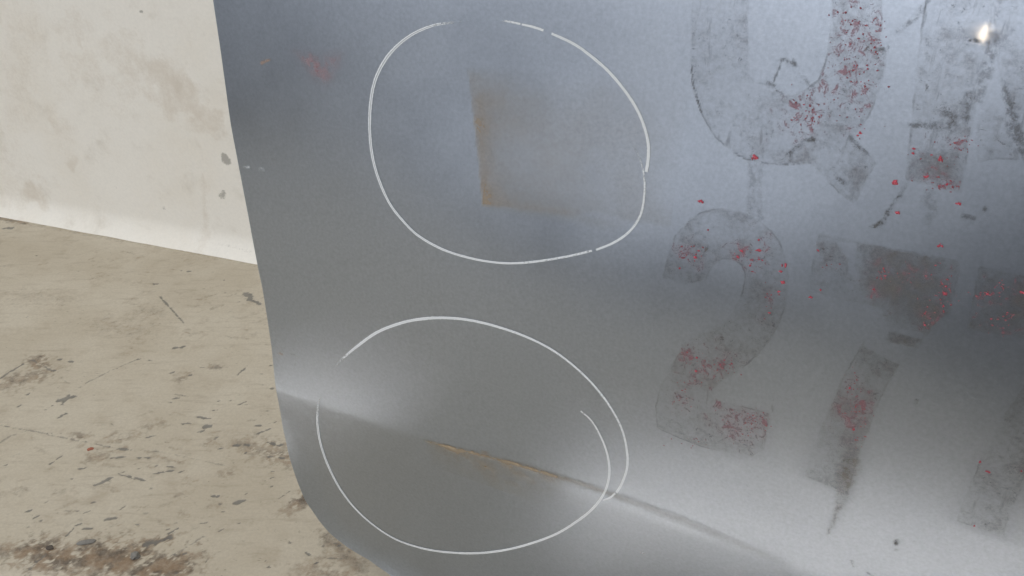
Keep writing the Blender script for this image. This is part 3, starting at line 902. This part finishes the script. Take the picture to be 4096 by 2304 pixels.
two_out = [g3(*p) for p in [(125, 405), (150, 300), (185, 195), (260, 105), (330, 62), (430, 46), (530, 62), (620, 105), (690, 165), (740, 230), (765, 310), (780, 400), (775, 500), (755, 590), (720, 670), (680, 740),
           (620, 810), (560, 865), (490, 915), (430, 955), (382, 998), (390, 1040), (450, 1070), (560, 1092), (680, 1125), (668, 1220), (652, 1310), (590, 1345), (460, 1328), (330, 1300), (180, 1240), (95, 1200), (85, 1090), (110, 980),
           (150, 920), (180, 850), (220, 770), (290, 725), (370, 690), (430, 665), (490, 600), (525, 530), (545, 470), (560, 400), (540, 340), (490, 310), (430, 305), (385, 340), (360, 385), (345, 420), (300, 432), (240, 438), (180, 425)]]
letter_2 = letter('letter_residue', 'grey ghost of a peeled numeral 2 with red specks', two_out, [],
    [([g3(*p) for p in [(230, 60), (500, 50), (700, 170), (780, 420), (700, 700), (560, 500), (560, 330), (380, 290), (130, 420), (150, 250)]], .36, 16),
     ([g3(*p) for p in [(300, 330), (360, 370), (340, 440), (240, 450)]], .42, 5), ([g3(*p) for p in [(180, 780), (480, 740), (520, 900), (200, 960)]], .28, 12),
     ([g3(*p) for p in [(160, 1220), (560, 1240), (560, 1330), (200, 1290)]], .25, 8)],
    [(g3(270, 280), .016, .010, .75), (g3(520, 290), .012, .010, .8), (g3(625, 280), .010, .016, .7), (g3(590, 350), .012, .012, .6), (g3(690, 500), .014, .016, .6), (g3(300, 850), .028, .020, .85), (g3(460, 880), .014, .014, .8),
     (g3(230, 1070), .012, .012, .75), (g3(540, 1180), .024, .018, 1.0), (g3(600, 1150), .016, .010, .7), (g3(280, 960), .02, .004, .7)], .22)

sev_out = [g4(*p) for p in [(80, 60), (200, 82), (420, 130), (560, 155), (690, 180), (700, 200), (685, 270), (668, 360), (655, 410), (600, 450), (555, 500), (520, 560), (440, 632), (380, 720), (330, 830), (300, 920), (268, 1000), (245, 1090),
           (208, 1210), (180, 1190), (90, 1152), (25, 1125), (50, 1040), (90, 930), (150, 780), (210, 660), (270, 556), (320, 480), (360, 410), (358, 386), (300, 370), (200, 352), (110, 325), (48, 300), (45, 262), (52, 235), (70, 130)]]
letter_7 = letter('letter_residue', 'dark ghost of a peeled numeral 7 beside the numeral 2', sev_out,
    [[g4(*p) for p in [(290, 505), (362, 415), (392, 466), (556, 490), (534, 521), (391, 486), (371, 531), (502, 561), (446, 640), (272, 553)]],
     [g4(*p) for p in [(160, 92), (250, 98), (243, 180), (262, 262), (205, 232), (208, 168)]]],
    [([g4(*p) for p in [(252, 95), (420, 128), (560, 155), (690, 182), (660, 410), (560, 482), (400, 462), (385, 385), (310, 330), (260, 290), (245, 180)]], .62, 5),
     ([g4(*p) for p in [(88, 100), (150, 120), (205, 170), (190, 225), (90, 205)]], .46, 4), ([g4(*p) for p in [(390, 488), (532, 522), (500, 560), (372, 530)]], .78, 3),
     ([g4(*p) for p in [(270, 556), (440, 632), (380, 720), (300, 920), (245, 1090), (208, 1215), (90, 1160), (20, 1130), (60, 1020), (150, 780)]], .40, 8), ([g4(*p) for p in [(262, 556), (440, 630), (400, 690), (240, 640)]], .52, 7),
     ([g4(*p) for p in [(50, 240), (240, 250), (260, 300), (180, 330), (50, 300)]], .34, 6), ([g4(*p) for p in [(330, 400), (380, 400), (380, 470), (350, 560), (290, 520)]], .05, 5)],
    [(g4(375, 235), .022, .010, .7), (g4(640, 300), .012, .022, .6), (g4(560, 440), .014, .010, .7), (g4(620, 230), .016, .008, .6), (g4(325, 300), .008, .010, .7), (g4(235, 840), .016, .024, .9), (g4(215, 730), .012, .014, .5), (g4(550, 250), .03, .02, .35)], .2)
sev2_out = [g4(*p) for p in [(790, 205), (984, 245), (1120, 275), (1330, 320), (1320, 420), (1250, 560), (1150, 760), (1060, 960), (984, 1140), (932, 1270), (905, 1345), (892, 1395), (770, 1346), (690, 1320), (715, 1250), (745, 1180), (790, 1070),
            (840, 980), (900, 862), (984, 735), (1080, 600), (1120, 550), (1000, 522), (830, 490), (738, 475), (765, 340)]]
letter_7b = letter('letter_residue', 'dark ghost of a second peeled numeral 7 cut by the right edge of the picture', sev2_out, [],
    [([g4(*p) for p in [(790, 205), (1200, 290), (1150, 520), (738, 475)]], .52, 6), ([g4(*p) for p in [(900, 860), (1150, 560), (1100, 860), (940, 1250), (700, 1310), (840, 980)]], .36, 14)],
    [(g4(820, 325), .020, .006, .95), (g4(890, 300), .012, .008, .7), (g4(870, 450), .014, .012, .7), (g4(930, 420), .012, .010, .6), (g4(975, 320), .010, .012, .6)], .28)


# --- real flecks of vinyl still stuck on
def flecks(name, label, mat, spots, parent, lift=0.0004):
    scale_ = 0.54 if mat is M_RED else 0.56
    V_, F_ = [], []
    base = 0
    for (x, y, r) in spots:
        u, v = on_panel([(x, y)])[0]
        k = 7
        an = np.sort(rng.uniform(0, 2 * math.pi, k))
        rad = r * scale_ * rng.uniform(0.45, 1.25, k)
        st = rng.uniform(0.6, 1.6)
        U, V = u + np.cos(an) * rad * st, v + np.sin(an) * rad
        U, V = np.append(U, u), np.append(V, v)
        lf = np.append(np.full(k, lift * 0.6), lift + r * 0.1)
        V_.append(surf(U, V, lf) - P0)
        F_.append([[base + i, base + (i + 1) % k, base + k] for i in range(k)])
        base += k + 1
    o = mesh_obj(name, np.vstack(V_), np.vstack(F_), mat, parent, smooth=False)
    tag(o, label, kind='stuff')
    return o


def cluster(cx, cy, rx, ry, n_, r=0.0007):
    out = []
    for _ in range(n_):
        out.append(((cx + rng.normal(0, rx)) * K, (cy + rng.normal(0, ry)) * K, r * rng.uniform(0.35, 1.15)))
    return out


def w3(x, y):
    a = g3(x, y); return (a[0] / K, a[1] / K)


def w4(x, y):
    a = g4(x, y); return (a[0] / K, a[1] / K)


# bright chips
mm = 0.001
flecks('red_vinyl', 'bright red chips of vinyl on the letter Q', M_RED, [(2731 + 290, 628, 2.0 * mm), (3010, 632, 1.4 * mm)] + cluster(2030, 268, 14, 16, 9, .0007) + cluster(2150, 250, 30, 60, 9, .0008) + cluster(2140, 175, 16, 6, 6, .0009) + cluster(2160, 335, 8, 8, 3, .001), letter_q)
flecks('dull_red_vinyl', 'dull red chips of vinyl on the letter Q', M_DKRED, cluster(2035, 270, 24, 22, 40) + cluster(2150, 190, 35, 70, 70) + cluster(2195, 90, 14, 28, 26) + cluster(2030, 315, 18, 12, 16) + cluster(2150, 50, 24, 20, 16), letter_q)
flecks('red_vinyl', 'bright red chips of vinyl on the upright stroke', M_RED, [(3762, 634, 2.0 * mm), (3770, 640, 1.6 * mm), (3705, 707, 1.5 * mm), (3655, 595, 1.2 * mm), (3650, 615, 1.2 * mm), (3790, 735, 1.2 * mm)], letter_n)
flecks('dull_red_vinyl', 'dull red chips of vinyl on the upright stroke', M_DKRED, cluster(2410, 365, 18, 16, 20) + cluster(2370, 470, 26, 5, 22) + cluster(2350, 420, 34, 24, 16), letter_n)
b2 = []
for (x, y, r) in [(225, 300, 1.5), (290, 300, 1.3), (362, 158, 1.1), (270, 245, .9), (310, 265, .9), (515, 300, 1.5), (535, 268, 1.3), (500, 280, .8), (622, 262, 1.9), (628, 210, 1.1), (645, 318, 1.1), (628, 312, 1.2), (580, 345, 1.0), (598, 376, 1.0), (750, 342, 1.8), (768, 345, 1.8),
                  (740, 375, 1.1), (752, 432, 1.6), (735, 483, 1.4), (680, 592, 1.1), (300, 830, 1.4), (295, 900, 1.3), (485, 862, 1.2), (445, 842, 1.0), (210, 360, 1.0)]:
    a = g3(x, y); b2.append((a[0], a[1], r * mm))
flecks('red_vinyl', 'bright red chips of vinyl on the numeral 2', M_RED, b2, letter_2)
d2 = []
for (x, y, sx, sy, n_) in [(270, 280, 34, 26, 22), (590, 330, 30, 40, 22), (690, 510, 30, 40, 18), (310, 850, 60, 40, 46), (460, 880, 26, 30, 22), (230, 1060, 30, 36, 20), (540, 1180, 55, 40, 70), (600, 1140, 34, 16, 18), (280, 960, 50, 8, 18), (290, 1270, 70, 16, 14)]:
    c_ = w3(x, y)
    d2 += cluster(c_[0], c_[1], sx * .477, sy * .477, n_)
flecks('dull_red_vinyl', 'dull red chips of vinyl on the numeral 2', M_DKRED, d2, letter_2)
b7 = [(*g4(x, y), r * mm) for (x, y, r) in [(78, 132, 1.2), (367, 213, 1.0), (375, 245, 1.1), (338, 252, .9), (322, 300, 1.3), (640, 325, 1.5), (630, 378, 1.4), (640, 290, .9), (550, 460, 1.0), (218, 738, 1.5), (245, 820, 1.1), (235, 918, 1.2), (90, 305, 1.0), (45, 336, 1.2)]]
flecks('red_vinyl', 'bright red chips of vinyl on the dark numeral 7', M_RED, b7, letter_7)
d7 = []
for (x, y, sx, sy, n_) in [(375, 235, 30, 16, 18), (640, 310, 18, 40, 34), (560, 440, 20, 26, 16), (240, 845, 26, 40, 48), (225, 730, 20, 34, 14), (550, 250, 60, 40, 20), (255, 960, 20, 34, 12), (130, 200, 30, 8, 8)]:
    c_ = w4(x, y); d7 += cluster(c_[0], c_[1], sx * .572, sy * .572, n_)
flecks('dull_red_vinyl', 'dull red chips of vinyl on the dark numeral 7', M_DKRED, d7, letter_7)
flecks('red_vinyl', 'bright red chips of vinyl on the second numeral 7', M_RED, [(*g4(x, y), r * mm) for (x, y, r) in [(790, 1062, 1.6), (825, 1105, 1.2), (765, 1342, 1.1), (972, 1102, 1.0), (820, 326, 1.3), (980, 318, 1.3)]], letter_7b)
d8 = []
for (x, y, sx, sy, n_) in [(820, 325, 30, 6, 22), (890, 290, 14, 16, 12), (870, 455, 20, 20, 16), (930, 420, 14, 12, 10)]:
    c_ = w4(x, y); d8 += cluster(c_[0], c_[1], sx * .572, sy * .572, n_)
flecks('dull_red_vinyl', 'dull red chips of vinyl on the second numeral 7', M_DKRED, d8, letter_7b)
for (x, y, r, lab) in [(3578, 727, 2.2, 'largest loose red chip below the letter Q'), (3591, 848, 1.5, 'loose red chip left of the numeral 7 top'), (3760, 980, 1.8, 'loose red chip above the numeral 7'),
                  (3833, 812, 1.5, 'loose red chip below the upright stroke'), (2803, 803, 1.9, 'loose red chip above the numeral 2'), (3240, 1186, 1.2, 'loose red chip between numerals 2 and 7')]:
    o = flecks('vinyl_chip', lab, M_RED, [(x, y, r * mm), (x + 7, y + 4, r * 0.7 * mm), (x - 5, y + 3, r * 0.6 * mm)], panel)
    del o['kind']


# --- smears, scuffs, dabs and painted glints
def mark(name, label, mat, lines_, fade=None, lift=0.0003):
    """soft strokes: list of (points in 2576 px, widths mm, strength)"""
    segs = []
    allp = []
    for pts_, w_, s_ in lines_:
        uv = on_panel([(x * K, y * K) for x, y in pts_])
        c = smooth_line(uv, 0.003) if len(uv) > 1 else np.vstack([uv, uv + 0.0002])
        ww = np.interp(np.linspace(0, 1, len(c)), np.linspace(0, 1, len(w_)), w_) * 0.00040
        segs.append((c, ww, s_)); allp.append(c)
    allp = np.vstack(allp)
    mx = max(s[1].max() for s in segs)
    us, vs_ = box_of(allp, mx * 2 + 0.001, 0.0006 if mx < 0.004 else 0.0012)

    def at(U, V):
        m = np.zeros(U.shape)
        wb = fbm(U * 420, V * 420, 91) - 0.5
        for c, ww, s_ in segs:
            for i in range(len(c) - 1):
                d, t = seg_dist(U, V, c[i], c[i + 1])
                w = np.maximum((ww[i] * (1 - t) + ww[i + 1] * t) * (1 + 1.3 * wb), 1e-5)
                m = np.maximum(m, s_ * (1 - sstep(w * 0.5, w * 1.3, d)))
        return {'mask': m}
    o = film(name, mat, us, vs_, at, keep=lambda A: A['mask'] > 0.01, lift=lift)
    tag(o, label)


mark('scuff', 'curved black scuff below the letter Q', M_TAR, [([(2193, 570), (2207, 567), (2225, 550), (2235, 533)], [1.8, 2.2, 2.6], 1), ([(2235, 533), (2248, 510), (2262, 494)], [1.6, 1.2, 2.2], .8), ([(2264, 492), (2275, 465)], [2.5, 4], .28)])
mark('scuff', 'angular black scuff inside the letter Q', M_TAR, [([(1944, 212), (1952, 190), (1966, 156)], [1.0, .8, 1.2], .6), ([(1935, 209), (1948, 214)], [2.4, 2.4], .75), ([(1964, 152), (1975, 151), (1984, 156), (2000, 164)], [2.2, 2.2, 2.0, 2.6], .62), ([(1995, 152), (1999, 158)], [1.5, 1.5], .7),
                                                       ([(2010, 185), (2030, 205), (2048, 222)], [1, 1, 2], .35), ([(1950, 218), (1985, 250), (2000, 262)], [1, 1, 1.4], .3)])
mark('scuff', 'stepped black scuff at the foot of the letter Q', M_TAR, [([(1985, 388), (1998, 375), (2015, 360), (2030, 352), (2048, 350)], [2.5, 2.2, 2.6, 2.0], .75)])
mark('scuff', 'short black scuff left of the tail of the letter Q', M_TAR, [([(2100, 440), (2117, 455), (2122, 462)], [1.2, 2.4, 1.4], .6)])
mark('scuff', 'dark line along the tail of the letter Q', M_TAR, [([(2140, 345), (2152, 360), (2180, 385)], [2.5, 2, 1.4], .5)])
mark('scuff', 'short dark notch on the right side of the letter Q', M_TAR, [([(2205, 124), (2234, 122)], [1.4, 1.4], .6)])
mark('scuff', 'dark left edge line of the letter Q', M_TAR, [([(1740, 165), (1743, 205), (1749, 232), (1765, 282)], [.8, 1.4, 1.1, .7], .8), ([(1840, 382), (1880, 400), (1935, 412), (2020, 412)], [.8, 1.0, 1.2, .8], .5)])
mark('scuff', 'short black scratch beside the small warm glint', M_TAR, [([(2440, 101), (2455, 102), (2464, 103)], [1.2, 1.8, 1.0], .95)])
mark('scuff', 'grey drips running down above the numeral 2', M_TAR, [([(1893, 412), (1892, 470), (1890, 540)], [5, 4, 5], .24), ([(1914, 415), (1912, 480), (1912, 545)], [3, 2.5, 4], .18)])
mark('scuff', 'ragged dark line across the upright stroke', M_TAR, [([(2290, 315), (2320, 316)], [2, 2.5], .5), ([(2335, 317), (2360, 318), (2390, 314), (2400, 318)], [4, 3, 4], .5), ([(2378, 275), (2392, 290), (2400, 305)], [4, 4, 3], .55), ([(2440, 235), (2425, 270), (2430, 300)], [4, 5, 3], .45)])
mark('scuff', 'dark slanting scuff at the right edge of the picture', M_TAR, [([(2522, 205), (2540, 275), (2552, 310), (2566, 355), (2576, 375)], [2, 3, 5, 7, 6], .5), ([(2500, 90), (2480, 180), (2462, 250)], [4, 5, 3], .36)])
mark('scuff', 'faint scuff slanting down at the top right', M_TAR, [([(2335, 0), (2300, 45), (2275, 68), (2255, 80)], [2, 2.5, 3, 1], .4)])
mark('scuff', 'grey smudge below the upright stroke', M_TAR, [([(2335, 490), (2345, 520), (2335, 560)], [6, 7, 3], .22), ([(2425, 545), (2450, 548)], [2.4, 2.4], .5), ([(2476, 524), (2478, 527)], [2.2, 2.2], .6)])
mark('scuff', 'tiny black speck right of the numeral 7 stem', M_TAR, [([(2305, 1006), (2304, 1013)], [2, 2], .8)])
mark('scuff', 'tiny black speck near the bottom right corner', M_TAR, [([(2254, 1360), (2255, 1368)], [2.6, 2.6], .9), ([(2254, 1382), (2254, 1385)], [2, 2], .35)])
mark('scuff', 'faint speck above the fold at the bottom right', M_TAR, [([(2142, 1410), (2148, 1424)], [2.4, 2.0], .5), ([(2184, 1440), (2192, 1446)], [1.6, 1.6], .6)])
mark('scuff', 'faint upright dark mark between the numerals 2 and 7', M_TAR, [([(1945, 1000), (1943, 1035)], [1.2, 1.4], .32)])
mark('brown_streak', 'tapering brown run below the numeral 7', M_BROWN, [([(2136, 1165), (2128, 1205), (2118, 1250), (2105, 1290), (2085, 1340)], [11, 8, 5, 2.5, 1], .8)])
mark('white_dab_and_glint', 'two small white dabs near the left edge', M_WHITE, [([(610, 419), (628, 420)], [1.4, 2], .8), ([(652, 424), (664, 426)], [2.2, 2.6], .9)])
mark('white_dab_and_glint', 'small pale painted glint above the fold at the left edge', M_WHITE, [([(732, 890), (742, 892), (752, 900)], [1.2, 1.6, 1.0], .5), ([(745, 905), (742, 925)], [1, .6], .3)])  # pale highlight on the steel edge, painted as a film
mark('orange_speck_and_glint', 'small orange painted glint above the fold at the left edge', M_ORANGE, [([(700, 888), (710, 890)], [2.2, 1.8], .9)])  # orange glint on the steel edge, painted in colour
mark('orange_speck_and_glint', 'small orange speck near the top left', M_ORANGE, [([(660, 158), (668, 154), (680, 150)], [2.4, 1.8, 1], .55)])
def smear():
    tri = on_panel(q((741, 130), (872, 132), (850, 175), (822, 222), (795, 205)))
    us, vs_ = box_of(tri, 0.012, 0.0012)

    def at(U, V):
        sd = poly_sd(U, V, tri) * 1000
        lo = on_panel(q((741, 130), (795, 205)))
        d = seg_dist(U, V, lo[0], lo[1])[0] * 1000
        return {'mask': sstep(-2.5, 5.0, sd + 4 * (fbm(U * 90, V * 90, 5) - 0.5)) * np.exp(-d / 22)}
    o = film('red_smear', M_PINK, us, vs_, at, keep=lambda A: A['mask'] > 0.01)
    tag(o, 'faint reddish triangular smear near the top left')


smear()


# ------------------------------------------------------------------ loose bits on the floor
def lump(name, label, cat, px, size, mat, flat=0.5, seed=0):
    c = on_floor([px])[0]
    rr_ = np.random.default_rng(seed)
    import bmesh
    bm = bmesh.new()
    bmesh.ops.create_icosphere(bm, subdivisions=2, radius=1.0)
    for v in bm.verts:
        k = 1 + 0.35 * (rr_.random() - 0.5) + 0.25 * math.sin(v.co.x * 3 + seed) * math.cos(v.co.y * 2.3)
        v.co = Vector((v.co.x * size[0] * k, v.co.y * size[1] * k, max(v.co.z * size[2] * k, -size[2] * 0.25)))
    zmin = min(v.co.z for v in bm.verts)
    for v in bm.verts:
        v.co.z -= zmin
    me = bpy.data.meshes.new(name)
    bm.to_mesh(me); bm.free()
    me.materials.append(mat)
    o = bpy.data.objects.new(name, me)
    o.location = (c[0], c[1], -0.0002)
    o.rotation_euler = (0, 0, rr_.uniform(-0.4, 0.6))
    scene.collection.objects.link(o)
    tag(o, label, cat)


M_SHARD = mat_plain('grey_shard', (0.13, 0.125, 0.115), (0.30, 0.29, 0.265), 0.8, 600)
M_CRUMB = mat_plain('dark_crumb', (0.05, 0.04, 0.035), (0.12, 0.10, 0.08), 0.8, 600)
M_FLAKE = mat_plain('red_flake', (0.38, 0.13, 0.08), (0.30, 0.10, 0.06), 0.7, 600)
lump('debris_shard', 'grey pointed shard lying by the brown dirt at bottom left', 'debris', z4(560, 1232), (0.0075, 0.0022, 0.0016), M_SHARD, seed=3)
lump('debris_lump', 'small grey lump in the dark brown dirt at bottom', 'debris', z4(868, 1322), (0.0042, 0.0036, 0.0026), M_SHARD, seed=8)
lump('dirt_crumb', 'dark crumb of dirt at the far left of the brown patch', 'debris', z4(318, 1268), (0.0028, 0.002, 0.0016), M_CRUMB, seed=5)
lump('paint_flake', 'small orange-red paint flake beside the long floor scratch', 'debris', z4(578, 634), (0.0032, 0.0022, 0.0006), M_FLAKE, seed=2)

# ------------------------------------------------------------------ a small warm work lamp far behind the camera, mirrored in a rubbed patch
guv = on_panel(q((2474, 86)))[0]


def normal_at(u, v, e=0.006):
    pu = surf(np.array(u + e), np.array(v)) - surf(np.array(u - e), np.array(v))
    pw = surf(np.array(u), np.array(v + e)) - surf(np.array(u), np.array(v - e))
    n_ = np.cross(pu, pw)
    n_ /= np.linalg.norm(n_)
    return n_ if n_ @ PN > 0 else -n_


gp = surf(np.array(guv[0]), np.array(guv[1]))
gd = (gp - CAM) / np.linalg.norm(gp - CAM)
gn = normal_at(*guv)
gr = gd - 2 * (gd @ gn) * gn
ld = bpy.data.lights.new('work_lamp', 'POINT')
ld.energy = 0.09
ld.shadow_soft_size = 0.012
ld.color = (1.0, 0.80, 0.55)
lo_ = bpy.data.objects.new('work_lamp', ld)
lo_.location = gp + gr * 1.5
scene.collection.objects.link(lo_)


def mat_rubbed():
    n = N('rubbed_steel')
    a = n.math('MULTIPLY', n.attr('mask'), n.ramp(n.noise(1.0, 4, 0.6, n.coord((300, 300, 60), (0, 0, math.radians(26.6)))), 0.3, 0.6, 0.75, 1.0))
    return over(n, a, Base_Color=(0.60, 0.62, 0.66), Metallic=1.0, Roughness=0.07)


def rubbed():
    us, vs_ = np.arange(guv[0] - 0.026, guv[0] + 0.026, 0.001), np.arange(guv[1] - 0.03, guv[1] + 0.03, 0.001)

    def at(U, V):
        r_ = np.hypot((U - guv[0]) / 0.009, (V - guv[1]) / 0.0048) + 0.5 * (fbm(U * 120, V * 60, 8) - 0.5)
        return {'mask': 0.36 * (1 - sstep(0.25, 0.95, r_))}
    o = film('rubbed_patch', mat_rubbed(), us, vs_, at, keep=lambda A: A['mask'] > 0.01, lift=0.00015)
    tag(o, 'shiny rubbed patch near the top right that mirrors a small warm lamp')


rubbed()
